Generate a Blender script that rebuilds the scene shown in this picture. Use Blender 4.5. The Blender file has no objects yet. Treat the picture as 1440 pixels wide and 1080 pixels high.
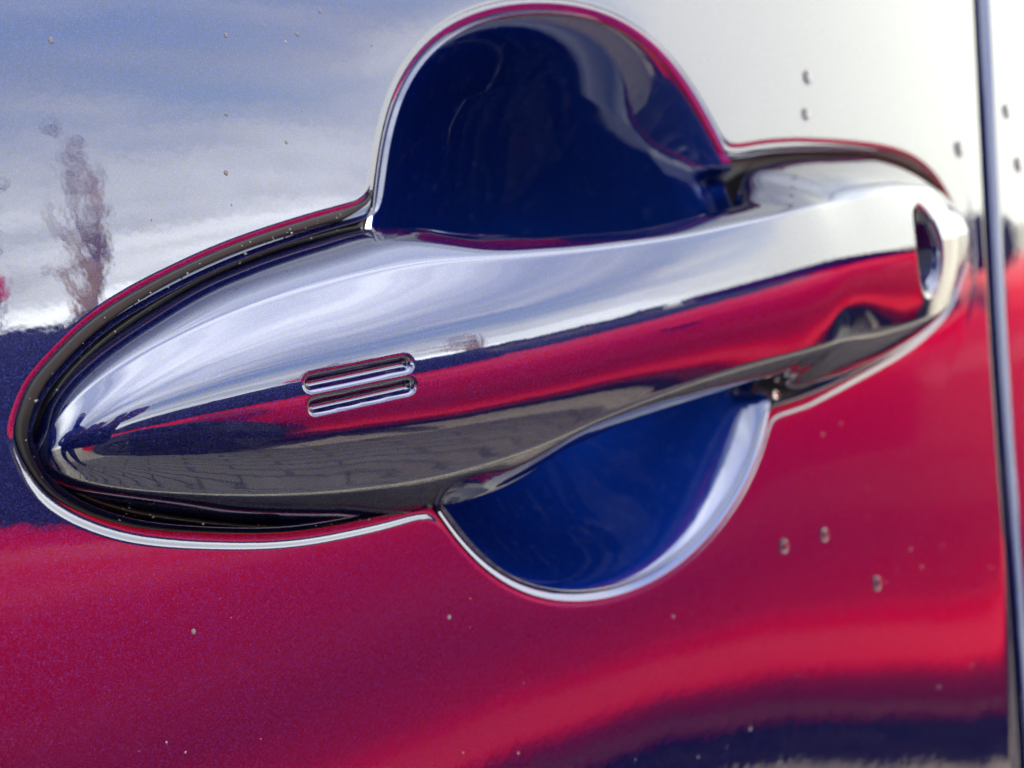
import bpy, bmesh, math, random
import numpy as np
from mathutils import Vector, Matrix

random.seed(7); rng = np.random.default_rng(7)
R = math.radians
SC = bpy.context.scene
COL = SC.collection
U = 0.05          # radius of the finger scoop in metres: the door is modelled in this unit
Z0 = 0.92         # height of the scoop centre above the ground

def W(x, y, z):
    return (x * U, y * U, z * U + Z0)

# ------------------------------------------------------------------ camera
cam = bpy.data.cameras.new('camera'); cam_o = bpy.data.objects.new('camera', cam); COL.objects.link(cam_o)
CAM = Vector((-0.13402, -0.12126, 0.003135 + Z0))
RT = Vector((0.72009716, -0.67147431, -0.17487804)); UP = Vector((0.18095203, -0.06158181, 0.98156204)); FW = Vector((0.669863, 0.73846458, -0.07715975))
m = Matrix((RT, UP, -FW)).transposed().to_4x4(); m.translation = CAM
cam_o.matrix_world = m
cam.sensor_width = 36; cam.lens = 37.5
cam.clip_start = 0.005; cam.clip_end = 2000
cam.dof.use_dof = True; cam.dof.focus_distance = 0.128; cam.dof.aperture_fstop = 23
SC.camera = cam_o

# ------------------------------------------------------------------ sky, sun, exposure
SUN_EL, SUN_AZ = R(42), R(-40)     # azimuth measured from +y (behind the blue car) towards +x
world = bpy.data.worlds.new('World'); SC.world = world; world.use_nodes = True
def build_world():
    nt = world.node_tree; N = nt.nodes; L = nt.links; N.clear()
    out = N.new('ShaderNodeOutputWorld')
    sky = N.new('ShaderNodeTexSky'); sky.sky_type = 'NISHITA'; sky.sun_disc = False
    sky.sun_elevation = SUN_EL; sky.sun_rotation = SUN_AZ; sky.air_density = 1.0; sky.dust_density = 1.5
    bg1 = N.new('ShaderNodeBackground'); bg1.inputs[1].default_value = 0.12
    L.new(sky.outputs[0], bg1.inputs[0])
    tc = N.new('ShaderNodeTexCoord')
    sep = N.new('ShaderNodeSeparateXYZ'); L.new(tc.outputs['Generated'], sep.inputs[0])
    def math_(op, a, b=None, c=None):
        n = N.new('ShaderNodeMath'); n.operation = op
        for i, v in enumerate((a, b, c)):
            if v is None: continue
            if isinstance(v, (int, float)): n.inputs[i].default_value = v
            else: L.new(v, n.inputs[i])
        return n.outputs[0]
    zc = math_('MAXIMUM', sep.outputs[2], 0.0)
    den = math_('ADD', zc, 0.18)
    px = math_('DIVIDE', sep.outputs[0], den); py = math_('DIVIDE', sep.outputs[1], den)
    cmb = N.new('ShaderNodeCombineXYZ'); L.new(px, cmb.inputs[0]); L.new(py, cmb.inputs[1])
    def noise(scale, det, off, rough=.55):
        mp = N.new('ShaderNodeMapping'); mp.inputs[1].default_value = off; mp.inputs['Scale'].default_value = (.45, 1.5, 1); mp.inputs['Rotation'].default_value = (0, 0, .35); L.new(cmb.outputs[0], mp.inputs[0])
        n = N.new('ShaderNodeTexNoise'); n.inputs['Scale'].default_value = scale; n.inputs['Detail'].default_value = det
        n.inputs['Roughness'].default_value = rough; n.inputs['Distortion'].default_value = .4; L.new(mp.outputs[0], n.inputs[0]); return n.outputs[0]
    n1 = noise(0.9, 8, (3.1, 1.7, 0)); n2 = noise(2.6, 6, (0.4, 7.2, 0)); n3 = noise(0.5, 3, (9, 2, 0))
    # veil of cloud everywhere, thickest at the horizon and over the quarter behind the red car's tail
    hz = math_('SUBTRACT', 1.0, math_('MULTIPLY', zc, 4.0)); hz = math_('MAXIMUM', hz, 0.0)
    bank = math_('SUBTRACT', math_('ADD', sep.outputs[0], math_('MULTIPLY', sep.outputs[1], -.25)), 0.80)
    bank = math_('ADD', bank, math_('MULTIPLY', math_('SUBTRACT', n2, .5), .10))
    bank = math_('MINIMUM', math_('MAXIMUM', math_('MULTIPLY', bank, 8.0), 0.0), 1.0)
    cov = math_('ADD', math_('MULTIPLY', n1, 1.3), math_('MULTIPLY', n2, .5))
    cov = math_('ADD', cov, math_('MULTIPLY', hz, .45))
    cov = math_('MINIMUM', math_('MAXIMUM', math_('MULTIPLY', math_('SUBTRACT', cov, .66), 2.3), 0.25), 1.0)
    cov = math_('MAXIMUM', cov, bank)
    bright = math_('ADD', math_('ADD', .20, math_('MULTIPLY', n2, .40)), math_('MULTIPLY', math_('MULTIPLY', zc, zc), 2.1))
    bright = math_('ADD', bright, math_('MULTIPLY', math_('MULTIPLY', hz, math_('MULTIPLY', n1, n1)), 3.6))
    mx = N.new('ShaderNodeMix'); mx.data_type = 'FLOAT'
    L.new(bank, mx.inputs[0]); L.new(bright, mx.inputs[2]); mx.inputs[3].default_value = .82
    colr = N.new('ShaderNodeMix'); colr.data_type = 'RGBA'; L.new(bank, colr.inputs[0])
    colr.inputs[6].default_value = (.96, 1.0, 1.0, 1); colr.inputs[7].default_value = (1.04, 1.06, .93, 1)
    bg2 = N.new('ShaderNodeBackground'); L.new(colr.outputs[2], bg2.inputs[0]); L.new(mx.outputs[0], bg2.inputs[1])
    ms = N.new('ShaderNodeMixShader'); L.new(cov, ms.inputs[0]); L.new(bg1.outputs[0], ms.inputs[1]); L.new(bg2.outputs[0], ms.inputs[2])
    L.new(ms.outputs[0], out.inputs[0])
build_world()
sun = bpy.data.lights.new('sun', 'SUN'); sun.energy = 2.6; sun.angle = R(0.8); sun.color = (1, .95, .88)
sun_o = bpy.data.objects.new('sun', sun); COL.objects.link(sun_o)
sd = Vector((math.sin(SUN_AZ) * math.cos(SUN_EL), math.cos(SUN_AZ) * math.cos(SUN_EL), math.sin(SUN_EL)))
sun_o.rotation_euler = sd.to_track_quat('Z', 'Y').to_euler(); sun_o.location = sd * 20
SC.view_settings.view_transform = 'Standard'; SC.view_settings.look = 'None'; SC.view_settings.gamma = 1
SC.view_settings.exposure = 2.85
SC.cycles.max_bounces = 10; SC.cycles.glossy_bounces = 6

# ------------------------------------------------------------------ helpers
def link(name, me, mat=None, parent=None, smooth=True, loc=None):
    o = bpy.data.objects.new(name, me); COL.objects.link(o)
    if mat is not None and len(me.materials) == 0: me.materials.append(mat)
    if smooth and me.polygons: me.polygons.foreach_set('use_smooth', [True] * len(me.polygons))
    if parent is not None: o.parent = parent
    if loc is not None: o.location = loc
    return o
def mesh(name, v, f):
    me = bpy.data.meshes.new(name); me.from_pydata([tuple(map(float, p)) for p in v], [], [tuple(map(int, q)) for q in f]); me.update(); return me
def tag(o, label=None, cat=None, group=None, kind=None):
    for k, val in (('label', label), ('category', cat), ('group', group), ('kind', kind)):
        if val: o[k] = val
    return o
def thing(name, loc, label, cat, group=None):
    o = bpy.data.objects.new(name, None); o.location = loc; o.empty_display_size = .05; COL.objects.link(o)
    return tag(o, label, cat, group)
def child(name, me, mat, parent, smooth=True):
    """mesh given in world coordinates, parented to an empty that only has a location"""
    off = Vector((0, 0, 0)); q = parent
    while q is not None: off += q.location; q = q.parent
    me.transform(Matrix.Translation(-off)); return link(name, me, mat, parent, smooth)
def grid_faces(n, k, wrap_n=False, flip=False):
    """rows k of n points, index r*n+i"""
    f = []
    for r in range(k - 1):
        for i in range(n if wrap_n else n - 1):
            j = (i + 1) % n
            q = (r * n + i, r * n + j, (r + 1) * n + j, (r + 1) * n + i)
            f.append(q[::-1] if flip else q)
    return f
def bm_box(bm, c, s, bev=0):
    r = bmesh.ops.create_cube(bm, size=1, matrix=Matrix.Translation(c) @ Matrix.Diagonal((*s, 1)))
    if bev: bmesh.ops.bevel(bm, geom=list({e for v in r['verts'] for e in v.link_edges}), offset=bev, segments=2, affect='EDGES', profile=.5)
    return r['verts']
def bm_me(name, bm):
    me = bpy.data.meshes.new(name); bm.to_mesh(me); bm.free(); return me
def pchip(xk, yk, x):
    xk = np.asarray(xk, float); yk = np.asarray(yk, float); h = np.diff(xk); d = np.diff(yk) / h
    mm = np.zeros_like(yk)
    for i in range(1, len(xk) - 1):
        if d[i - 1] * d[i] > 0:
            w1 = 2 * h[i] + h[i - 1]; w2 = h[i] + 2 * h[i - 1]; mm[i] = (w1 + w2) / (w1 / d[i - 1] + w2 / d[i])
    mm[0] = d[0]; mm[-1] = d[-1]
    i = np.clip(np.searchsorted(xk, x) - 1, 0, len(xk) - 2); t = (np.clip(x, xk[0], xk[-1]) - xk[i]) / h[i]
    return ((1 + 2 * t) * (1 - t) ** 2 * yk[i] + t * (1 - t) ** 2 * h[i] * mm[i] + t * t * (3 - 2 * t) * yk[i + 1] + t * t * (t - 1) * h[i] * mm[i + 1])
def sstep(a, b, v): t = np.clip((v - a) / (b - a), 0, 1); return t * t * (3 - 2 * t)
def closed_spline(P, n):
    P = np.asarray(P, float); k = len(P); out = []
    per = max(2, n // k)
    for i in range(k):
        a, b, c, d = P[i - 1], P[i], P[(i + 1) % k], P[(i + 2) % k]
        for t in np.arange(per) / per:
            out.append(.5 * (2 * b + (c - a) * t + (2 * a - 5 * b + 4 * c - d) * t * t + (3 * b - a - 3 * c + d) * t ** 3))
    return np.array(out)
def poly_sdf(P, Q):
    """signed distance of points Q to the closed polygon P (negative inside)"""
    A = P; B = np.roll(P, -1, 0); res = np.empty(len(Q))
    for s in range(0, len(Q), 20000):
        q = Q[s:s + 20000]; d2 = np.full(len(q), 1e9); ins = np.zeros(len(q), bool)
        for a, b in zip(A, B):
            e = b - a; w = q - a; t = np.clip((w @ e) / (e @ e), 0, 1); dd = w - t[:, None] * e
            d2 = np.minimum(d2, (dd * dd).sum(1))
            c = (a[1] > q[:, 1]) != (b[1] > q[:, 1])
            if c.any():
                xi = a[0] + (q[:, 1] - a[1]) / (e[1] if abs(e[1]) > 1e-12 else 1e-12) * e[0]; ins ^= c & (q[:, 0] < xi)
        res[s:s + 20000] = np.where(ins, -1, 1) * np.sqrt(d2)
    return res

# ------------------------------------------------------------------ materials
def new_mat(name):
    m_ = bpy.data.materials.new(name); m_.use_nodes = True
    nt = m_.node_tree; b = nt.nodes['Principled BSDF']; return m_, nt, b
def simple(name, col, rough=.5, metal=0, noise=0, nscale=40, coat=0, spec=.5):
    m_, nt, b = new_mat(name)
    b.inputs['Roughness'].default_value = rough; b.inputs['Metallic'].default_value = metal
    b.inputs['Coat Weight'].default_value = coat; b.inputs['Specular IOR Level'].default_value = spec
    if noise:
        tc = nt.nodes.new('ShaderNodeTexCoord'); n = nt.nodes.new('ShaderNodeTexNoise'); n.inputs['Scale'].default_value = nscale; n.inputs['Detail'].default_value = 6
        nt.links.new(tc.outputs['Object'], n.inputs[0])
        mx = nt.nodes.new('ShaderNodeMix'); mx.data_type = 'RGBA'; nt.links.new(n.outputs[0], mx.inputs[0])
        mx.inputs[6].default_value = (*[c * (1 - noise) for c in col], 1); mx.inputs[7].default_value = (*[min(1, c * (1 + noise)) for c in col], 1)
        nt.links.new(mx.outputs[2], b.inputs['Base Color'])
    else: b.inputs['Base Color'].default_value = (*col, 1)
    return m_
def paint(name, base, flake, orange=0.014, dirt=0.0, coat_ior=1.75):
    """metallic car paint: deep base, tiny metal flakes, clear coat with faint orange peel"""
    m_, nt, b = new_mat(name); N = nt.nodes; L = nt.links
    tc = N.new('ShaderNodeTexCoord')
    vo = N.new('ShaderNodeTexVoronoi'); vo.inputs['Scale'].default_value = 12000; L.new(tc.outputs['Object'], vo.inputs['Vector'])
    bw = N.new('ShaderNodeSeparateColor'); L.new(vo.outputs['Color'], bw.inputs[0])
    pw = N.new('ShaderNodeMath'); pw.operation = 'POWER'; L.new(bw.outputs[0], pw.inputs[0]); pw.inputs[1].default_value = 4
    mx = N.new('ShaderNodeMix'); mx.data_type = 'RGBA'; L.new(pw.outputs[0], mx.inputs[0])
    mx.inputs[6].default_value = (*base, 1); mx.inputs[7].default_value = (*flake, 1)
    L.new(mx.outputs[2], b.inputs['Base Color'])
    b.inputs['Specular IOR Level'].default_value = 0; b.inputs['Specular Tint'].default_value = (.02, .03, .25, 1); b.inputs['Metallic'].default_value = .85; b.inputs['Roughness'].default_value = .46
    # flakes lie at slightly different angles
    nm = N.new('ShaderNodeVectorMath'); nm.operation = 'SUBTRACT'; L.new(vo.outputs['Color'], nm.inputs[0]); nm.inputs[1].default_value = (.5, .5, .5)
    sc = N.new('ShaderNodeVectorMath'); sc.operation = 'SCALE'; L.new(nm.outputs[0], sc.inputs[0]); sc.inputs['Scale'].default_value = .35
    ge = N.new('ShaderNodeNewGeometry'); ad = N.new('ShaderNodeVectorMath'); L.new(ge.outputs['Normal'], ad.inputs[0]); L.new(sc.outputs[0], ad.inputs[1])
    no = N.new('ShaderNodeVectorMath'); no.operation = 'NORMALIZE'; L.new(ad.outputs[0], no.inputs[0]); L.new(no.outputs[0], b.inputs['Normal'])
    b.inputs['Coat Weight'].default_value = 1; b.inputs['Coat IOR'].default_value = coat_ior; 
    sm = N.new('ShaderNodeTexNoise'); sm.inputs['Scale'].default_value = 55; sm.inputs['Detail'].default_value = 5; L.new(tc.outputs['Object'], sm.inputs['Vector'])      # faint wiping smudges
    sr = N.new('ShaderNodeMapRange'); sr.inputs[1].default_value = .42; sr.inputs[2].default_value = .72; sr.inputs[3].default_value = .008; sr.inputs[4].default_value = .02
    L.new(sm.outputs[0], sr.inputs[0]); L.new(sr.outputs[0], b.inputs['Coat Roughness'])
    ns = N.new('ShaderNodeTexNoise'); ns.inputs['Scale'].default_value = 420; ns.inputs['Detail'].default_value = 2; L.new(tc.outputs['Object'], ns.inputs['Vector'])
    bp = N.new('ShaderNodeBump'); bp.inputs['Strength'].default_value = orange; bp.inputs['Distance'].default_value = .0005; L.new(ns.outputs[0], bp.inputs['Height'])
    L.new(bp.outputs[0], b.inputs['Coat Normal'])
    if dirt:
        d = N.new('ShaderNodeTexNoise'); d.inputs['Scale'].default_value = 520; d.inputs['Detail'].default_value = 8; L.new(tc.outputs['Object'], d.inputs['Vector'])
        r = N.new('ShaderNodeMapRange'); r.inputs[1].default_value = .56; r.inputs[2].default_value = .85; r.inputs[3].default_value = 0; r.inputs[4].default_value = dirt; L.new(d.outputs[0], r.inputs[0])
        df = N.new('ShaderNodeBsdfDiffuse'); df.inputs[0].default_value = (.30, .30, .29, 1)
        mm = N.new('ShaderNodeMixShader'); L.new(r.outputs[0], mm.inputs[0]); L.new(b.outputs[0], mm.inputs[1]); L.new(df.outputs[0], mm.inputs[2])
        L.new(mm.outputs[0], N['Material Output'].inputs[0])
    return m_
M_BLUE = paint('blue_metallic_paint', (.0010, .0026, .032), (.016, .020, .11))
M_SCOOP = paint('blue_paint_dusty', (.0008, .009, .085), (.005, .022, .17), dirt=.022)
M_RUBBER = simple('black_rubber', (.006, .0065, .007), .55, noise=.6, nscale=900, spec=.28)
M_DARK = simple('dark_cavity', (.004, .004, .005), .8)
M_RED = simple('red_car_paint', (.46, .0004, .0015), .5, coat=.3, spec=.0); M_RED.node_tree.nodes['Principled BSDF'].inputs['Coat Roughness'].default_value = .03

# ------------------------------------------------------------------ outline of the recess: scoop circle + handle seat
SEAT = closed_spline([(-1.93, -.06), (-1.905, .02), (-1.84, .095), (-1.68, .20), (-1.43, .29), (-1.17, .35), (-.86, .395), (-.4, .43), (0.3, .47), (.87, .49), (1.22, .505), (1.80, .49), (2.25, .44), (2.54, .33),
                      (2.72, .15), (2.78, -.03), (2.72, -.21), (2.50, -.38), (2.20, -.47), (1.82, -.525), (1.20, -.565), (.84, -.56), (.3, -.53), (-.4, -.50), (-.86, -.485), (-1.09, -.475), (-1.35, -.44), (-1.62, -.36), (-1.78, -.285), (-1.89, -.185)], 300)
TK = [-180, -149, -140, -130, -120, -108, -95, -80, -68, -55, -45, -35, -20, 0, 20, 36, 43, 52, 62, 72, 82, 92, 104, 114, 126, 136, 144, 153, 165, 180]
RK = [.955, .978, 1.0, 1.010, 1.002, .984, .972, .967, .972, .985, 1.0, 1.010, .98, .955, .955, .962, .98, 1.006, 1.020, 1.015, 1.003, .994, 1.002, 1.018, 1.030, 1.016, .986, .952, .95, .955]
_t = np.arange(-180, 180.0); _r = np.interp(_t, TK, RK); _w = np.exp(-.5 * (np.arange(-25, 26) / 7) ** 2); _w /= _w.sum()
_r = np.convolve(np.concatenate([_r[-25:], _r, _r[:25]]), _w, 'valid')
def rim(x, z):           # the scoop is not quite round: radius against direction
    return np.interp(np.degrees(np.arctan2(z, x)), np.concatenate([_t, [180]]), np.concatenate([_r, _r[:1]]))
LAM = .022
def s_field(Q):
    c = np.hypot(Q[:, 0], Q[:, 1]) - rim(Q[:, 0], Q[:, 1]) + .030; g = poly_sdf(SEAT, Q) + .036
    mn = np.minimum(c, g)
    return mn - LAM * np.log(np.exp(-(c - mn) / LAM) + np.exp(-(g - mn) / LAM))
def ray_levels(th, levels, rmax=4.2, n=420):
    rho = np.linspace(.45, rmax, n)
    Q = np.stack([np.cos(th)[:, None] * rho, np.sin(th)[:, None] * rho], -1).reshape(-1, 2)
    S = s_field(Q).reshape(len(th), n)
    out = np.empty((len(levels), len(th)))
    for i in range(len(th)):
        s = np.maximum.accumulate(S[i]); out[:, i] = np.interp(levels, s + np.arange(n) * 1e-9, rho)
    return out
th0 = np.linspace(-math.pi, math.pi, 900, endpoint=False)
r0 = ray_levels(th0, [0.0])[0]
P0 = np.stack([np.cos(th0) * r0, np.sin(th0) * r0], -1)
seg = np.hypot(*(np.roll(P0, -1, 0) - P0).T); cum = np.concatenate([[0], np.cumsum(seg)])
NTH = 900
TH = np.interp(np.linspace(0, cum[-1], NTH, endpoint=False), cum, np.concatenate([th0, [math.pi]]))

SEAM_A, SEAM_B = 3.05, .216          # rear edge of the door: x = A + B z
def macro(x, z):
    """large soft shape of the door skin: height of the surface towards the car (y)"""
    w = np.logaddexp(0, (-z - .9) / .35) * .35           # soft swell of the lower door
    a = np.interp(x, [-3, -.6, 0, 1, 2, 3, 6], [-.02, -.02, -.008, .03, .07, .102, .102])
    a = .5 * a + .25 * (np.interp(x - .7, [-3, -.6, 0, 1, 2, 3, 6], [-.02, -.02, -.008, .03, .07, .102, .102]) + np.interp(x + .7, [-3, -.6, 0, 1, 2, 3, 6], [-.02, -.02, -.008, .03, .07, .102, .102]))
    return -a * np.minimum(w, 4)
def bead(s):
    return .0042 * np.exp(-np.maximum(s, 0) / .12)
LIP = .024
def door_skin():
    lev, yy = [], []
    for a in np.linspace(62, 0, 13):                       # wall top, round lip
        lev.append(LIP * (1 - math.sin(R(90 - a)))); yy.append(LIP * (1 - math.cos(R(a))))
    lev = np.array(lev); yy = np.array(yy)
    ext = np.array([.045, .058, .075, .09, .11, .135, .165, .2, .24, .29, .35, .42, .5])
    levels = np.concatenate([[-.018, -.006], lev, ext]); depth = np.concatenate([[.09, .030], yy, 0 * ext])
    order = np.argsort(levels, kind='stable')
    rho = ray_levels(TH, levels); cs, sn = np.cos(TH), np.sin(TH); rows = []
    # outer boundary of the door skin
    hem = .05
    lim = []
    for c, s in zip(cs, sn):
        best, nn = 1e9, (0, 0)
        for (nx, nz, d) in ((-1, 0, 26.0), (0, 1, 6.5), (0, -1, 13.0)):
            q = c * nx + s * nz
            if q > 1e-9 and d / q < best: best, nn = d / q, (nx, nz)
        ln = math.hypot(1, SEAM_B); q = (c - SEAM_B * s) / ln
        if q > 1e-9 and SEAM_A / ln / q < best: best, nn = SEAM_A / ln / q, (1 / ln, -SEAM_B / ln)
        lim.append((best, *nn))
    lim = np.array(lim); bx, bz = lim[:, 0] * cs - hem * lim[:, 1], lim[:, 0] * sn - hem * lim[:, 2]
    bx = bx + np.where(bx > 0, sstep(1.2, 2.2, bx) * 1.3 * macro(np.full_like(bx, 2.8), bz), 0)      # the shut line swings forward where the door swells
    lim_r = np.hypot(bx, bz); i0 = len(depth) - len(ext) - 1
    k_ = np.minimum(1, .55 * (lim_r - rho[i0]) / (rho[-1] - rho[i0]))      # squeeze the rings where the door edge is near
    for k in order:
        r_ = rho[k]; lv = np.full_like(r_, levels[k])
        if k > i0: r_ = rho[i0] + (r_ - rho[i0]) * k_; lv = LIP + (lv - LIP) * k_
        x, z = r_ * cs, r_ * sn
        rows.append(np.stack([x, depth[k] + bead(lv) + macro(x, z), z], -1))
    last = rows[-1]; sx, sz = last[:, 0], last[:, 2]
    for t in np.linspace(0, 1, 34)[1:] ** 1.6:
        x, z = sx + (bx - sx) * t, sz + (bz - sz) * t
        rows.append(np.stack([x, macro(x, z) + bead(lv + 3 * t), z], -1))
    for a in np.linspace(0, 90, 8)[1:]:
        x, z = bx + lim[:, 1] * hem * math.sin(R(a)), bz + lim[:, 2] * hem * math.sin(R(a))
        rows.append(np.stack([x, macro(x, z) + hem * (1 - math.cos(R(a))), z], -1))
    rows.append(rows[-1] + np.array([0, .6, 0]))
    V = np.concatenate(rows); V = V * U + np.array([0, 0, Z0])
    return mesh('door_skin', V, grid_faces(NTH, len(rows), True))

car = thing('blue_car', (0, 0, 0), 'dark blue metallic car seen close up at its door handle and round finger scoop', 'car')
door = child('door', door_skin(), M_BLUE, car)

def scoop():
    # a gentle roll over the edge, then a steeper bowl: slope in degrees against radius
    rk = np.array([0, .2, .4, .58, .72, .8, .88, .93, .96, .985, 1.005]); sk_ = np.array([0, 12, 24, 34, 41, 47, 50, 48, 42, 31, 18])
    rr = np.concatenate([np.linspace(1.003, .7, 60), np.linspace(.69, .001, 50)]); n = 240; a = np.linspace(0, 2 * math.pi, n, endpoint=False); rows = []
    sl = np.tan(np.radians(pchip(rk, sk_, rr)))[:, None] * (1 - .38 * sstep(-.5, 1.0, np.cos(a))[None] * sstep(.5, .95, rr)[:, None])   # flatter wall on the right
    yy = .0042 + np.concatenate([np.zeros((1, n)), np.cumsum((sl[1:] + sl[:-1]) / 2 * -np.diff(rr)[:, None], 0)])
    i1 = int(np.argmin(abs(rr - .78))); end = yy[-1].mean()
    yy[i1:] = yy[i1] + (yy[i1:] - yy[i1]) * ((end - yy[i1]) / (yy[-1] - yy[i1]))
    for r_, y in zip(rr, yy):
        rm = 1 + (rim(np.cos(a), np.sin(a)) - .002 - 1) * sstep(.3, 1, r_); x, z = r_ * rm * np.cos(a), r_ * rm * np.sin(a); y = y.copy()
        if r_ > .8: y = y + .07 * (1 - sstep(-.075, -.035, poly_sdf(SEAT, np.stack([x, z], -1)) + .036)) * sstep(.84, .95, r_)
        rows.append(np.stack([x, y, z], -1))
    return mesh('scoop', np.concatenate(rows) * U + np.array([0, 0, Z0]), grid_faces(n, len(rr), True, True))
child('scoop', scoop(), M_SCOOP, door)

# ------------------------------------------------------------------ door handle
XA, XB = -1.89, 2.54
XM, XH = (XA + XB) / 2, (XB - XA) / 2
def uu(x): return np.arccos(np.clip(-(np.asarray(x, float) - XM) / XH, -1, 1)) / math.pi
def key(pairs, u): a = np.array(pairs, float); return pchip(uu(a[:, 0]), a[:, 1], u)
def stations():
    u = list(np.linspace(0, 1, 170)); u += list(uu(np.arange(-1.36, -.97, .0042))); u += list(uu(np.arange(1.33, 1.68, .0045)))
    return np.array(sorted(set(np.round(u, 6))))
US = stations()
KZT = [(XA, -.09), (-1.875, -.035), (-1.84, .028), (-1.75, .105), (-1.61, .178), (-1.36, .268), (-1.10, .318), (-.9, .335), (-.6, .27), (-.3, .235), (0, .22), (.3, .235), (.6, .26), (.8, .33), (1.0, .41), (1.37, .435), (1.78, .43), (2.06, .37), (2.32, .265), (2.48, .13), (XB, -.02)]
KZB = [(XA, -.09), (-1.875, -.145), (-1.84, -.19), (-1.75, -.252), (-1.61, -.318), (-1.43, -.39), (-1.19, -.455), (-.93, -.50), (-.7, -.485), (-.4, -.41), (0, -.375), (.4, -.37), (.65, -.385), (.85, -.44), (1.05, -.50), (1.4, -.505), (1.83, -.48), (2.10, -.40), (2.34, -.29), (2.49, -.15), (XB, -.02)]
KYW = [(XA, .0), (-1.75, .04), (-1.2, .04), (-.85, -.01), (-.45, -.12), (0, -.20), (.5, -.22), (.7, -.18), (.88, -.06), (1.05, -.01), (XB, 0)]
KYF = [(XA, 0.0), (-1.88, -.05), (-1.82, -.10), (-1.6, -.16), (-1.3, -.21), (-1.0, -.255), (-.6, -.315), (0, -.385), (.8, -.43), (1.45, -.43), (1.75, -.405), (1.97, -.35), (2.25, -.26), (2.44, -.13), (XB, 0)]
KYI = [(XA, .05), (-1.8, .2), (-1.0, .2), (-.85, .1), (-.72, -.10), (-.5, -.13), (.5, -.13), (.7, -.08), (.85, .03), (1.0, .06), (XB, .05)]
# fractions of the half height at which the upper and lower shoulder of the front face sit, and how far out they are
KCT = [(XA, .72), (-1.2, .72), (.2, .80), (.6, .74), (1.0, .60), (1.6, .56), (2.2, .60), (XB, .7)]
KCB = [(XA, .72), (-1.0, .72), (.4, .72), (1.0, .62), (1.6, .60), (2.2, .6), (XB, .7)]
KSH = [(XA, .66), (-1.2, .68), (.2, .87), (.8, .90), (1.4, .88), (1.8, .81), (2.15, .70), (XB, .66)]
KSB = [(XA, .68), (-1.2, .68), (.2, .78), (.8, .82), (1.4, .87), (1.8, .81), (2.15, .70), (XB, .66)]
def capsule_sdf(x, z, x0, x1, zc, r, slope=0.0):
    t = np.clip((x - x0) / (x1 - x0), 0, 1); return np.hypot(x - (x0 + t * (x1 - x0)), z - (zc + slope * (x - (x0 + x1) / 2))) - r
SLOTS = [(-1.305, -1.05, -.049, .0165), (-1.305, -1.05, -.106, .0165)]
LOCK = (1.50, -.03, .115, .18)       # centre x, z, half axes
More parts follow.
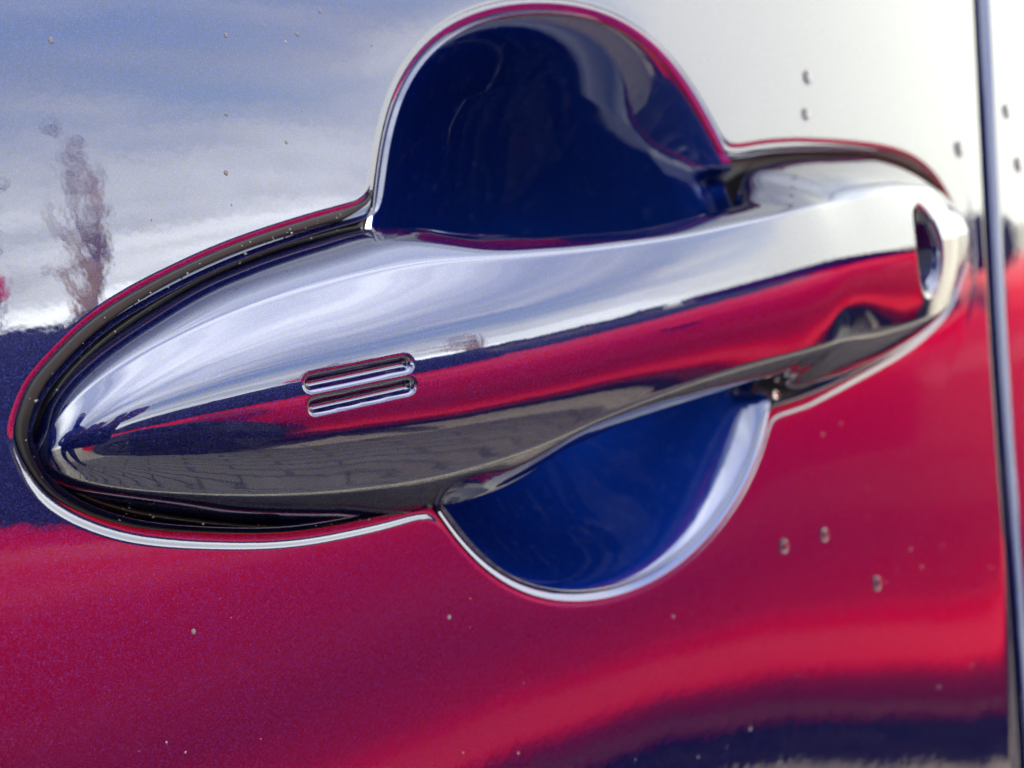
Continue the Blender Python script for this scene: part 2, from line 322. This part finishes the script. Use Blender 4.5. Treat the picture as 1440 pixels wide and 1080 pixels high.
def handle_grip():
    u = US; x = XM - XH * np.cos(np.pi * u)
    zt, zb, yw, yf, yi = key(KZT, u), key(KZB, u), key(KYW, u), key(KYF, u), key(KYI, u)
    ct, cb, sh, sb = key(KCT, u), key(KCB, u), key(KSH, u), key(KSB, u)
    end = np.clip(np.minimum(x - XA, XB - x) / .25, 0, 1) ** .5
    yi = yi * 1.0
    zm = .5 * (zt + zb); ht, hb = zt - zm, zm - zb
    ug = np.linspace(0, 1, 401)
    def soft(kz):            # same curve without its small waves, for the front face
        g = key(kz, ug); e = np.concatenate([2 * g[0] - g[40:0:-1], g, 2 * g[-1] - g[-2:-42:-1]]); w = np.exp(-.5 * (np.arange(-40, 41) / 14) ** 2); return np.interp(u, ug, np.convolve(e, w / w.sum(), 'valid'))
    zts, zbs = soft(KZT), soft(KZB); zs, hts, hbs = .5 * (zts + zbs), .5 * (zts - zbs), .5 * (zts - zbs)
    fb = key([(XA, .14), (-1.0, .14), (.2, .19), (1, .2), (XB, .2)], u)
    dn = key([(XA, 0), (-1.7, .05), (-1.0, .07), (-.5, 0), (XB, 0)], u)
    # control polygon (z, y) for every station
    dy = yf - yw
    C = [(zm, yi), (zm + ht * .8, yi), (zt, yi * .6 + yw * .4), (zt, yw), (zm + ht * (1 + ct) / 2 * 1.02, yw + dy * sh * .62),
         (zs + hts * ct, yw + dy * sh), (zs + hts * ct * .96, yw + dy * (sh * .97 + .03)), (zs + hts * ct * .45, yw + dy * (1 - (1 - sh) * .12)), (zs, yf), (zs - hbs * cb * .48, yw + dy * (1 - (1 - sb) * fb / .6)),
         (zs - hbs * cb * .96, yw + dy * (sb * .97 + .03)), (zs - hbs * cb, yw + dy * sb), (zm - hb * (1 + cb) / 2 * 1.02, yw + dn + (dy - dn) * sb * .58),
         (zb, yw + dn), (zb, yi * .6 + yw * .4 + dn), (zm - hb * .8, yi + dn)]
    C = np.stack([np.stack([np.broadcast_to(a, x.shape), np.broadcast_to(b, x.shape)], -1) for a, b in C])   # k, n, 2
    k = len(C)
    per = [6, 5, 6, 7, 7, 7, 8, 26, 40, 30, 12, 8, 7, 7, 6, 5]
    rows = []
    for i in range(k):
        a, b, c, d = C[i - 1], C[i], C[(i + 1) % k], C[(i + 2) % k]
        for t in np.arange(per[i]) / per[i]:
            rows.append((a * (1 - t) ** 3 + b * (3 * t ** 3 - 6 * t * t + 4) + c * (-3 * t ** 3 + 3 * t * t + 3 * t + 1) + d * t ** 3) / 6)
    S = np.stack(rows)                                       # m, n, 2
    Z, Y = S[..., 0], S[..., 1]; X = np.broadcast_to(x, Z.shape).copy()
    front = Y < (yw + (yf - yw) * .5)
    for (x0, x1, zc, r) in SLOTS:
        d = capsule_sdf(X, Z, x0, x1, zc, r)
        q = np.clip((d + r) / r, 0, 2); Y = Y + front * (.017 * np.clip(1 - q * q, 0, 1) ** .8 + .004 * (1 - sstep(.0, .010, d)))
    lx, lz, la, lb = LOCK
    e = np.hypot((X - lx) / la, (Z - lz) / lb)
    Y = Y + front * (.16 * (1 - sstep(.55, 1.0, e)) + .008 * (1 - sstep(1.0, 1.12, e)))
    m_, n_ = Z.shape
    V = np.stack([X, Y, Z], -1).reshape(-1, 3)
    # rows are stations' samples: index j*n + i, wrap over j
    f = []
    for j in range(m_):
        j2 = (j + 1) % m_
        for i in range(n_ - 1):
            f.append((j * n_ + i, j2 * n_ + i, j2 * n_ + i + 1, j * n_ + i + 1))
    me = mesh('grip', V * U + np.array([0, 0, Z0]), f)
    bm = bmesh.new(); bm.from_mesh(me); bmesh.ops.recalc_face_normals(bm, faces=bm.faces); bm.to_mesh(me); bm.free()
    return me
handle = child('door_handle', handle_grip(), M_BLUE, car)

# lock barrel at the bottom of the oval hole
def lock_plug():
    bm = bmesh.new(); bmesh.ops.create_cone(bm, cap_ends=True, segments=32, radius1=1, radius2=1, depth=1)
    bmesh.ops.bevel(bm, geom=[e for e in bm.edges if abs(e.verts[0].co.z - e.verts[1].co.z) < 1e-6], offset=.12, segments=3, affect='EDGES')
    bmesh.ops.transform(bm, matrix=Matrix.Translation(W(LOCK[0], -.235, LOCK[1])) @ Matrix.Diagonal((LOCK[2] * U * .66, .05 * U, LOCK[3] * U * .74, 1)) @ Matrix.Rotation(R(90), 4, 'X'), verts=bm.verts)
    return bm_me('lock_plug', bm)
child('lock_plug', lock_plug(), simple('lock_black_plastic', (.012, .012, .014), .35), handle)

# rubber seat gasket round both feet of the handle
def gasket(side):
    u = US; x = XM - XH * np.cos(np.pi * u)
    top = np.stack([x, np.maximum(key(KZT, u), 0 * x - 9)], -1); bot = np.stack([x, key(KZB, u)], -1)
    loop = np.concatenate([top, bot[::-1]]); ang = np.arctan2(loop[:, 1], loop[:, 0]); rad = np.hypot(loop[:, 0], loop[:, 1])
    if side < 0:
        th = np.linspace(math.pi - .46, math.pi + .54, 260); ang = np.where(ang < 0, ang + 2 * math.pi, ang)
    else:
        th = np.linspace(-.62, .56, 260)
    o = np.argsort(ang); hin = np.interp(th, ang[o], rad[o]) - .03
    lo, hi = ray_levels(th, [.013, .023 if side > 0 else .040]); rout = lo + (hi - lo) * sstep(-.25, .05, np.sin(th)); rin = np.clip(hin, .95, None); rin = np.minimum(rin, rout - .004)
    prof = [(0, .06), (.5, .05), (.8, .03), (.92, .008), (.97, .008), (1, .03)] if side > 0 else [(0, .16), (.02, .05), (.10, .018), (.25, .012), (.36, .03), (.46, .058), (.6, .062), (.72, .06), (.82, .035), (.92, .008), (.97, .008), (1, .03)]
    tt = np.linspace(0, 1, 36); py = pchip([p[0] for p in prof], [p[1] for p in prof], tt)
    wt = sstep(-.25, .05, np.sin(th))          # the upper flange lies wide on the skin, the lower one is narrow
    up = pchip([0, .02, .10, .25, .36, .44, .52, .6, .7, .95, .985, 1], [.16, .05, .018, .012, .03, .05, .05, .02, -.003, -.005, -.003, .004], tt) if side < 0 else py
    lo_ = pchip([0, .02, .10, .25, .36, .46, .6, .74, .83, .9, .97, 1], [.16, .05, .018, .012, .03, .058, .062, .05, .02, .002, -.001, .006], tt) if side < 0 else py
    py = lo_[:, None] + wt[None] * (up - lo_)[:, None]
    rows = [np.stack([(rin + (rout - rin) * t) * np.cos(th), y, (rin + (rout - rin) * t) * np.sin(th)], -1) for t, y in zip(tt, py)]
    return mesh('gasket', np.concatenate(rows) * U + np.array([0, 0, Z0]), grid_faces(260, len(rows), False))
_g = gasket(-1); _gv = np.array([v.co for v in _g.vertices]).reshape(36, 260, 3)[6:30].reshape(-1, 3)
child('gasket', _g, M_RUBBER, door)
child('gasket', gasket(1), M_RUBBER, door)

# ------------------------------------------------------------------ body panel behind the door's rear edge
def body_panel():
    hem, gap = .06, .125
    zs = np.linspace(-13, 6.5, 60); n = len(zs); ln = math.hypot(1, SEAM_B); rows = []
    def row(off, y):       # off measured along the edge normal from the panel's own edge
        x = SEAM_A + gap + SEAM_B * zs + off * ln + 1.3 * macro(np.full(n, 2.8), zs); rows.append(np.stack([x, y + macro(x, zs), zs], -1))
    row(0, .7)
    for a in np.linspace(0, 90, 12): row(hem * (1 - math.cos(R(a))), hem * (1 - math.sin(R(a))))
    for o in hem + 56 * np.linspace(0, 1, 40)[1:] ** 2: row(o, 0)
    row(56 + hem, .7)
    return mesh('body_skin', np.concatenate(rows) * U + np.array([0, 0, Z0]), grid_faces(n, len(rows), False))
body = child('body_panel', body_panel(), M_BLUE, car)
def jamb():
    bm = bmesh.new(); bm_box(bm, (.155, .045, Z0 - .06), (.16, .004, .77))
    return bm_me('door_jamb', bm)
child('door_jamb', jamb(), M_DARK, body, False)

# ================================================================== what the paint mirrors: paving, the red car opposite, hedge, tree, photographer
M_JOINT = simple('paving_joint_sand', (.05, .047, .042), .9, noise=.4, nscale=30)
M_PAVER = simple('grey_concrete_paver', (.30, .27, .205), .8, noise=.25, nscale=14)
gr = tag(link('ground', mesh('ground', [(-200, -200, 0), (200, -200, 0), (200, 200, 0), (-200, 200, 0)], [(0, 1, 2, 3)]), M_PAVER, smooth=False), kind='structure')
def paving():
    """concrete blocks in stretcher bond, real joints, between and around the two cars"""
    v, f = [], []; w, d, g = .21, .056, .005
    for j in range(66):
        y = .35 - j * d
        for i in range(40):
            x = -3.2 + i * w + (w / 2 if j % 2 else 0)
            h = .012 + rng.uniform(-.002, .002); tx, ty = rng.uniform(-.002, .002, 2); b = len(v); e = .006
            for (zz, q) in ((.004, 0), (h - .004, 0), (h, e)):
                for (sx, sy) in ((0, 0), (1, 0), (1, 1), (0, 1)):
                    px = x + (g / 2 + q if sx == 0 else w - g / 2 - q); py = y - (g / 2 + q if sy == 0 else d - g / 2 - q)
                    v.append((px, py, zz + ((sx - .5) * tx + (sy - .5) * ty if zz > .005 else 0)))
            for l in (0, 4):
                for k in range(4): f.append((b + l + k, b + l + 4 + k, b + l + 4 + (k + 1) % 4, b + l + (k + 1) % 4))
            f.append((b + 11, b + 10, b + 9, b + 8))
    me = mesh('paving_blocks', v, f); bm = bmesh.new(); bm.from_mesh(me); bmesh.ops.recalc_face_normals(bm, faces=bm.faces); bm.to_mesh(me); bm.free(); return me
tag(link('paving_joints', mesh('paving_joints', [(-3.3, -3.6, .003), (5, -3.6, .003), (5, .5, .003), (-3.3, .5, .003)], [(0, 1, 2, 3)]), M_JOINT, smooth=False), kind='structure')
tag(link('paving_blocks', paving(), M_PAVER, smooth=False), kind='stuff')

M_TYRE = simple('tyre_rubber', (.015, .015, .016), .8)
M_RIM = simple('dark_alloy', (.035, .035, .04), .5, metal=.6)
M_GLASS = simple('smoked_glass', (.02, .025, .03), .04, spec=.8)
M_SEAT = simple('black_leather', (.009, .009, .010), .7, spec=.12)
RX0, RX1, RY = -1.05, 3.85, -.95      # red car: ends along x and the y of its near side
AX = (-.15, 2.78)
def red_body():
    prof = [(.20, .13), (.12, .15), (.075, .19), (.03, .24), (.008, .272), (.0, .290), (.006, .300), (.060, .324), (.062, .36), (.042, .45), (.026, .55), (.022, .64), (.025, .71), (.034, .765), (.055, .805), (.10, .835), (.25, .86), (.55, .875), (.86, .88)]
    n = 90; rows = []
    for i in range(n):
        t = i / (n - 1); x = RX0 + (RX1 - RX0) * t
        e = min(t, 1 - t) / .16; e = 1 if e > 1 else math.sqrt(max(0, 1 - (1 - e) ** 2.4))
        hz = .955 - .065 * (1 - sstep(.25, .6, t)) - .03 * sstep(.85, 1, t)
        hw = .86 * (.66 + .34 * e); zc = .50
        row = [(x, RY - (.86 - hw) - a * hw / .86, zc + (z * (hz if z > .5 else 1) - zc) * (.55 + .45 * e)) for a, z in prof]
        row += [(p[0], 2 * (RY - .86) - p[1], p[2]) for p in row[-2::-1]]
        rows.append(row)
    V = [p for r_ in rows for p in r_]; m_ = len(rows[0]); F = grid_faces(m_, n)
    F += [tuple(range(m_)), tuple((n - 1) * m_ + q for q in range(m_))]
    me = mesh('body', V, F); bm = bmesh.new(); bm.from_mesh(me); bmesh.ops.recalc_face_normals(bm, faces=bm.faces); bm.to_mesh(me); bm.free(); return me
red = thing('red_car', (1.2, -1.86, 0), 'bright red open roadster parked opposite, seen mirrored in the blue paint', 'car')
child('body', red_body(), M_RED, red)
def lathe(prof, cx, cy, cz, n=40, sgn=1):
    a = np.linspace(0, 2 * math.pi, n, endpoint=False)
    V = np.concatenate([np.stack([cx + r_ * np.cos(a), np.full(n, cy + sgn * y_), cz + r_ * np.sin(a)], -1) for r_, y_ in prof]); me = mesh('lathe', V, grid_faces(n, len(prof), True))
    bm = bmesh.new(); bm.from_mesh(me); bmesh.ops.recalc_face_normals(bm, faces=bm.faces); bm.to_mesh(me); bm.free(); return me
for ax in AX:
    for sg, y in ((1, RY), (-1, RY - 1.72)):
        child('wheel_arch', lathe([(.42, -.06), (.42, .012), (.405, .018), (.35, .015), (.001, .012)], ax, y, .33, 40, sg), M_TYRE, red)
        wh = child('wheel', lathe([(.20, .02), (.215, .034), (.29, .036), (.315, .02), (.322, -.05)], ax, y, .335, 48, sg), M_TYRE, red)
        bm = bmesh.new()
        for k in range(10):
            a = k * math.pi / 5; vs = bm_box(bm, (0, 0, .105), (.028, .014, .19)); bmesh.ops.rotate(bm, verts=vs, cent=(0, 0, 0), matrix=Matrix.Rotation(a, 3, 'Y'))
        bmesh.ops.create_cone(bm, cap_ends=True, segments=24, radius1=.045, radius2=.04, depth=.03, matrix=Matrix.Rotation(R(90), 4, 'X'))
        bmesh.ops.translate(bm, verts=bm.verts, vec=(ax, y + sg * .024, .335)); child('rim', bm_me('rim', bm), M_RIM, wh)
def mound(name, cx, cy, z0, lx, ly, h, mat):
    n, k = 40, 8; v = []
    for j in range(k + 1):
        f = (j / k) * math.pi / 2; rr_ = math.cos(f) ** .55
        for i in range(n):
            a = 2 * math.pi * i / n; c, s_ = math.cos(a), math.sin(a)
            v.append((cx + lx * rr_ * math.copysign(abs(c) ** .6, c), cy + ly * rr_ * math.copysign(abs(s_) ** .6, s_), z0 + h * math.sin(f) ** .8))
    child(name, mesh(name, v, grid_faces(n, k + 1, True)), mat, red)
mound('folded_roof', .10, RY - .86, .70, .62, .64, .315, M_SEAT)
mound('cockpit', 1.45, RY - .86, .77, .85, .62, .075, M_SEAT)
def windscreen():
    n = 12; v = []
    for r_, (x, z, w) in enumerate(((2.35, .80, .74), (2.15, .95, .66))):
        for i in range(n + 1):
            t = -1 + 2 * i / n; v.append((x - .12 * t * t, RY - .86 + w * t, z))
    me = mesh('windscreen', v, grid_faces(n + 1, 2)); return me
ws = child('windscreen', windscreen(), M_GLASS, red); md = ws.modifiers.new('thickness', 'SOLIDIFY'); md.thickness = .006
for sg, y in ((1, RY), (-1, RY - 1.72)):
    bm = bmesh.new(); bm_box(bm, (2.25, y - sg * .03, .885), (.11, .17, .11), .04); child('wing_mirror', bm_me('wing_mirror', bm), M_SEAT, red)
    bm = bmesh.new(); bm_box(bm, (.95, y - sg * .016, .70), (.16, .03, .025), .01); child('door_handle', bm_me('door_handle', bm), M_RED, red)
    bm = bmesh.new(); bm_box(bm, (RX0 + .14, y - sg * .36, .62), (.10, .34, .10), .04); child('headlight', bm_me('headlight', bm), M_RIM, red)

# hedge far behind the red car
M_LEAF = simple('hedge_leaf', (.035, .05, .02), .6, noise=.5, nscale=3); M_BARK = simple('bark', (.32, .21, .12), .9, noise=.4, nscale=9)
def leaf_cloud(pts, size):
    v, f = [], []
    for p in pts:
        a = rng.normal(size=3); a /= np.linalg.norm(a); b = np.cross(a, rng.normal(size=3)); b /= np.linalg.norm(b); s = size * rng.uniform(.6, 1.4); k = len(v)
        v += [p - a * s, p + b * s * .5, p + a * s, p - b * s * .5]; f.append((k, k + 1, k + 2, k + 3))
    return mesh('leaves', v, f)
def hedge(name, x0, x1, y, h, dpt, lab):
    n = int((x1 - x0) * 520); X = rng.uniform(x0, x1, n); top = h * (1 + .10 * np.sin(X * .9) + .07 * np.sin(X * 2.3 + 1) + .05 * np.sin(X * 5.1))
    Z = top * np.sqrt(rng.uniform(0, 1, n)); Y = y + rng.uniform(-.5, .5, n) * dpt
    t = thing(name, ((x0 + x1) / 2, y, 0), lab, 'hedge')
    child('foliage', leaf_cloud(np.stack([X, Y, Z], -1), .11), M_LEAF, t, False)
    bm = bmesh.new()
    for xx in np.arange(x0 + .3, x1, .9): bm_box(bm, (xx, y, h * .32), (.08, .08, h * .64))
    bm_box(bm, ((x0 + x1) / 2, y, h * .42), (x1 - x0 - .4, dpt * .5, h * .8)); child('stems', bm_me('stems', bm), M_BARK, t, False)
hedge('hedge', -14, 15, -19, 1.15, 1.4, 'dark clipped hedge far behind the red roadster, mirrored at the left of the paint')

red.rotation_euler = (0, 0, R(5))

# bare tree, second tree and a red board behind the hedge
def tree(name, x, y, h, lab, leafy, seed):
    rr = random.Random(seed); bm = bmesh.new(); tips = []
    def limb(p, d, ln, r0_, depth):
        n = 5; q = p.copy(); prev = None; dirn = d.copy()
        for i in range(n + 1):
            rad = r0_ * (1 - .6 * i / n); a1 = dirn.orthogonal().normalized(); a2 = dirn.cross(a1)
            ring = [bm.verts.new(q + (a1 * math.cos(k * math.pi / 3) + a2 * math.sin(k * math.pi / 3)) * rad) for k in range(6)]
            if prev:
                for k in range(6): bm.faces.new((prev[k], prev[(k + 1) % 6], ring[(k + 1) % 6], ring[k]))
            prev = ring
            if i < n:
                dirn = (dirn + Vector((rr.uniform(-.16, .16), rr.uniform(-.16, .16), .03))).normalized(); q = q + dirn * ln / n
                if depth < 3 and i >= 1:
                    for _ in range(1 if depth else 2):
                        dd = (dirn + Vector((rr.uniform(-1, 1), rr.uniform(-1, 1), rr.uniform(-.1, .7)))).normalized(); limb(q.copy(), dd, ln * rr.uniform(.45, .62), rad * .55, depth + 1) if rr.random() < .75 else None
        tips.append(q.copy())
    limb(Vector((x, y, 0)), Vector((rr.uniform(-.1, .1), 0, 1)).normalized(), h * .62, h * .06, 0)
    t = thing(name, (x, y, 0), lab, 'tree'); child('trunk', bm_me('trunk', bm), M_BARK, t)
    if leafy: child('crown', leaf_cloud(np.array([np.array(p) + rng.normal(size=3) * .16 for p in tips for _ in range(leafy)]), .10), M_BROWN, t, False)
M_BROWN = simple('withered_leaf', (.16, .10, .06), .7, noise=.5, nscale=4)
tree('tree', 8.4, -20.2, 5.2, 'tall thin bare brown tree behind the hedge, mirrored at the left of the paint', 1, 3)
tree('tree', 5.2, -20.4, 4.4, 'shorter tree with withered brown leaves beside the red board behind the hedge', 5, 8)
bd = thing('sign', (5.0, -18.0, 0), 'plain red board on two posts in front of the hedge', 'sign')
bm = bmesh.new(); bm_box(bm, (5.0, -18.0, 2.35), (1.9, .05, .45), .01); child('board', bm_me('board', bm), simple('red_board', (.6, .02, .05), .5), bd)
for dx in (-.8, .8):
    bm = bmesh.new(); bm_box(bm, (5.0 + dx, -18.05, 1.25), (.07, .07, 2.5), .01); child('post', bm_me('post', bm), M_RIM, bd)

# the photographer and the phone, mirrored as a small dark figure in the nose of the handle
def skinned(name, nodes, edges, mat, parent, sub=2):
    me = bpy.data.meshes.new(name); me.from_pydata([n[:3] for n in nodes], edges, []); o = link(name, me, mat, parent, False)
    sk = o.modifiers.new('skin', 'SKIN'); 
    if not me.skin_vertices: me.attributes
    for i, n in enumerate(nodes):
        me.skin_vertices[0].data[i].radius = (n[3], n[4] if len(n) > 4 else n[3]) 
    me.skin_vertices[0].data[0].use_root = True; sk.use_smooth_shade = True
    o.modifiers.new('sub', 'SUBSURF').levels = sub; o.modifiers['sub'].render_levels = sub; return o
def person():
    t = thing('person', (-.68, -.36, 0), 'person in dark blue jacket and jeans holding a phone up to the handle', 'person')
    t.rotation_euler = (0, 0, R(-68))
    def sk(name, nodes, edges, mat):
        me = bpy.data.meshes.new(name); me.from_pydata([n[:3] for n in nodes], edges, []); o = link(name, me, mat, t, False)
        bm = bmesh.new(); bm.from_mesh(me); lay = bm.verts.layers.skin.verify(); bm.verts.ensure_lookup_table()
        for i, n in enumerate(nodes): bm.verts[i][lay].radius = (n[3], n[4] if len(n) > 4 else n[3]); bm.verts[i][lay].use_root = i == 0
        bm.to_mesh(me); bm.free(); k = o.modifiers.new('skin', 'SKIN'); k.use_smooth_shade = True
        sb = o.modifiers.new('sub', 'SUBSURF'); sb.levels = sb.render_levels = 2; return o
    # +y is the way the person faces; both arms reach forward and down to the phone
    body_n = [(0, 0, .90, .15, .11), (0, 0, 1.02, .14, .10), (0, .02, 1.18, .15, .11), (0, .03, 1.34, .15, .10), (0, .05, 1.42, .07), (0, .07, 1.50, .055), (0, .10, 1.58, .085, .10), (0, .10, 1.69, .075, .09),
              (.17, .03, 1.37, .06), (.24, .10, 1.14, .05), (.14, .38, 1.00, .036), (.08, .47, .965, .03), (-.17, .03, 1.37, .06), (-.25, .10, 1.14, .05), (-.14, .38, .98, .036), (-.06, .47, .945, .03),
              (.10, 0, .82, .095), (.11, .02, .46, .062), (.11, -.02, .10, .045), (.12, .10, .045, .045, .04), (-.10, 0, .82, .095), (-.12, .03, .46, .062), (-.12, -.01, .10, .045), (-.13, .11, .045, .045, .04)]
    e = [(0, 1), (1, 2), (2, 3), (3, 4), (4, 5), (5, 6), (6, 7), (3, 8), (8, 9), (9, 10), (10, 11), (3, 12), (12, 13), (13, 14), (14, 15), (0, 16), (16, 17), (17, 18), (18, 19), (0, 20), (20, 21), (21, 22), (22, 23)]
    sk('body', body_n, e, simple('dark_blue_cloth', (.012, .016, .05), .85))
    skin_m = simple('skin', (.45, .27, .20), .5)
    for s_, hx, hz in ((1, .08, .965), (-1, -.06, .945)):
        n_ = [(hx, .475, hz, .026, .014), (hx - s_ * .01, .53, hz, .034, .013)]; ed = [(0, 1)]
        for q in range(4):
            k = len(n_); n_ += [(hx - s_ * .01 + (q - 1.5) * .017, .565, hz + .004, .0085), (hx - s_ * .02 + (q - 1.5) * .017, .592 - abs(q - 1.5) * .006, hz + .012, .0078), (hx - s_ * .028 + (q - 1.5) * .016, .606 - abs(q - 1.5) * .008, hz + .03, .007)]
            ed += [(1, k), (k, k + 1), (k + 1, k + 2)]
        k = len(n_); n_ += [(hx - s_ * .045, .52, hz + .015, .0095), (hx - s_ * .055, .55, hz + .03, .0085)]; ed += [(0, k), (k, k + 1)]
        sk('hand', n_, ed, skin_m)
    fc = [(0, .115, 1.63, .082, .09), (0, .12, 1.70, .07, .08)]
    sk('face', [(0, .135, 1.57, .06, .065), (0, .145, 1.63, .066, .065)], [(0, 1)], skin_m)
    sk('hair', [(0, .075, 1.66, .085, .095), (0, .085, 1.715, .076, .085)], [(0, 1)], simple('dark_hair', (.02, .014, .01), .6))
    return t
person()
ph = tag(bpy.data.objects.new('phone', None), 'black phone held level in front of the person, its lens towards the handle', 'phone'); COL.objects.link(ph)
ph.matrix_world = Matrix.Translation(CAM - FW * .012) @ Matrix((RT, UP, -FW)).transposed().to_4x4()
bm = bmesh.new(); bm_box(bm, (-.045, -.012, 0), (.150, .074, .008), .003); link('case', bm_me('case', bm), M_RUBBER, ph)
bm = bmesh.new(); bmesh.ops.create_cone(bm, cap_ends=True, segments=24, radius1=.007, radius2=.006, depth=.003, matrix=Matrix.Translation((0, 0, -.005))); link('lens', bm_me('lens', bm), M_GLASS, ph)

# ------------------------------------------------------------------ water drops and specks of dirt on the paint
M_DROP, nt_, b_ = new_mat('water'); b_.inputs['Transmission Weight'].default_value = 1; b_.inputs['IOR'].default_value = 1.33; b_.inputs['Roughness'].default_value = .02
M_DIRT = simple('dried_dirt', (.10, .095, .10), .9, noise=.5, nscale=3000)
M_PALE = simple('pale_dust', (.17, .17, .165), .9)
def dome(name, x, z, r, h, mat, lab, cat, grp, y=None, lump=0.0):
    bm = bmesh.new(); bmesh.ops.create_uvsphere(bm, u_segments=16, v_segments=10, radius=1)
    for v in bm.verts:
        k = 1 + lump * rng.uniform(-1, 1); v.co = Vector((v.co.x * r * k, v.co.y * h * (1 if v.co.y < 0 else .25), v.co.z * r * 1.15 * k)) * U
    o = link(name, bm_me(name, bm), mat); o.location = W(x, float(macro(np.array([x]), np.array([z]))[0]) if y is None else y, z); return tag(o, lab, cat, grp)
G1, G2 = 'water drops on the blue paint', 'specks of dirt on the blue paint'
for x, z, r, lab in ((1.495, .772, .030, 'small water drop high above the right end of the handle, upper of a pair'), (1.439, .616, .026, 'small water drop above the right end of the handle, lower of a pair'),
        (2.845, .421, .042, 'water drop beside the door gap, above the oval lock hole'), (3.50, .608, .042, 'topmost water drop on the panel right of the door gap'), (3.56, .31, .045, 'water drop on the panel right of the door gap, second from the top'),
        (.782, -1.073, .030, 'lowest left water drop of three below the right end of the handle'), (1.065, -1.108, .030, 'middle water drop of three below the right end of the handle'), (1.386, -1.415, .032, 'lowest water drop of three right of the lower scoop'),
        (.90, -.49, .022, 'bright round water drop at the lower right tip of the scoop')):
    dome('water_drop', x, z, r * .9, r * .42, M_DROP, lab, 'water drop', G1)
for x, z, r, lab in ((-1.678, .819, .012, 'dark speck in the upper left corner of the door'), (-1.233, .847, .010, 'dark speck near the top edge, left one of a close pair'), (-1.02, .858, .010, 'dark speck near the top edge, right one of a close pair'), (-.934, .923, .009, 'topmost dark speck on the door'),
        (-1.276, .649, .009, 'dark speck on the mirrored sky, midway between the top edge and the gasket'), (-1.308, .502, .011, 'lowest dark speck on the mirrored sky, above the gasket'), (-1.117, .573, .008, 'faint dark speck left of the upper scoop'), (-1.629, -.581, .011, 'dark speck low at the left under the nose of the handle'),
        (-.876, -.801, .012, 'dark speck left of the lower scoop'), (.077, -1.122, .010, 'small speck just below the lower scoop')):
    dome('dirt_speck', x, z, r * .5, r * .10, M_DIRT, lab, 'dirt speck', G2, lump=.25)
def dust():
    v, f = [], []
    def speck(x, y, z, r):
        k = len(v); n = 5; a0 = rng.uniform(0, 6.28)
        for q in range(n): a = a0 + q * 2 * math.pi / n; rr_ = r * rng.uniform(.6, 1.3); v.append((x + rr_ * math.cos(a), y, z + rr_ * math.sin(a)))
        v.append((x, y - r * .5, z)); f.extend((k + q, k + (q + 1) % n, k + n) for q in range(n))
    for _ in range(130):
        x, z = rng.uniform(-2.2, 3), rng.uniform(-2.2, 1.1)
        if s_field(np.array([[x, z]]))[0] > .06: speck(x, float(macro(np.array([x]), np.array([z]))[0]) - .0005, z, abs(rng.normal(0, .0022)) + .0012)
    for q in rng.integers(0, len(_gv), 260):      # grit caught on the rubber
        p = (_gv[q] - np.array([0, 0, Z0])) / U; speck(p[0] + rng.normal(0, .004), p[1] - .001, p[2] + rng.normal(0, .004), abs(rng.normal(0, .0016)) + .0008)
    V = np.array(v) * U + np.array([0, 0, Z0]); return mesh('dust', V, f)
tag(link('dust', dust(), M_PALE, smooth=False), kind='stuff')
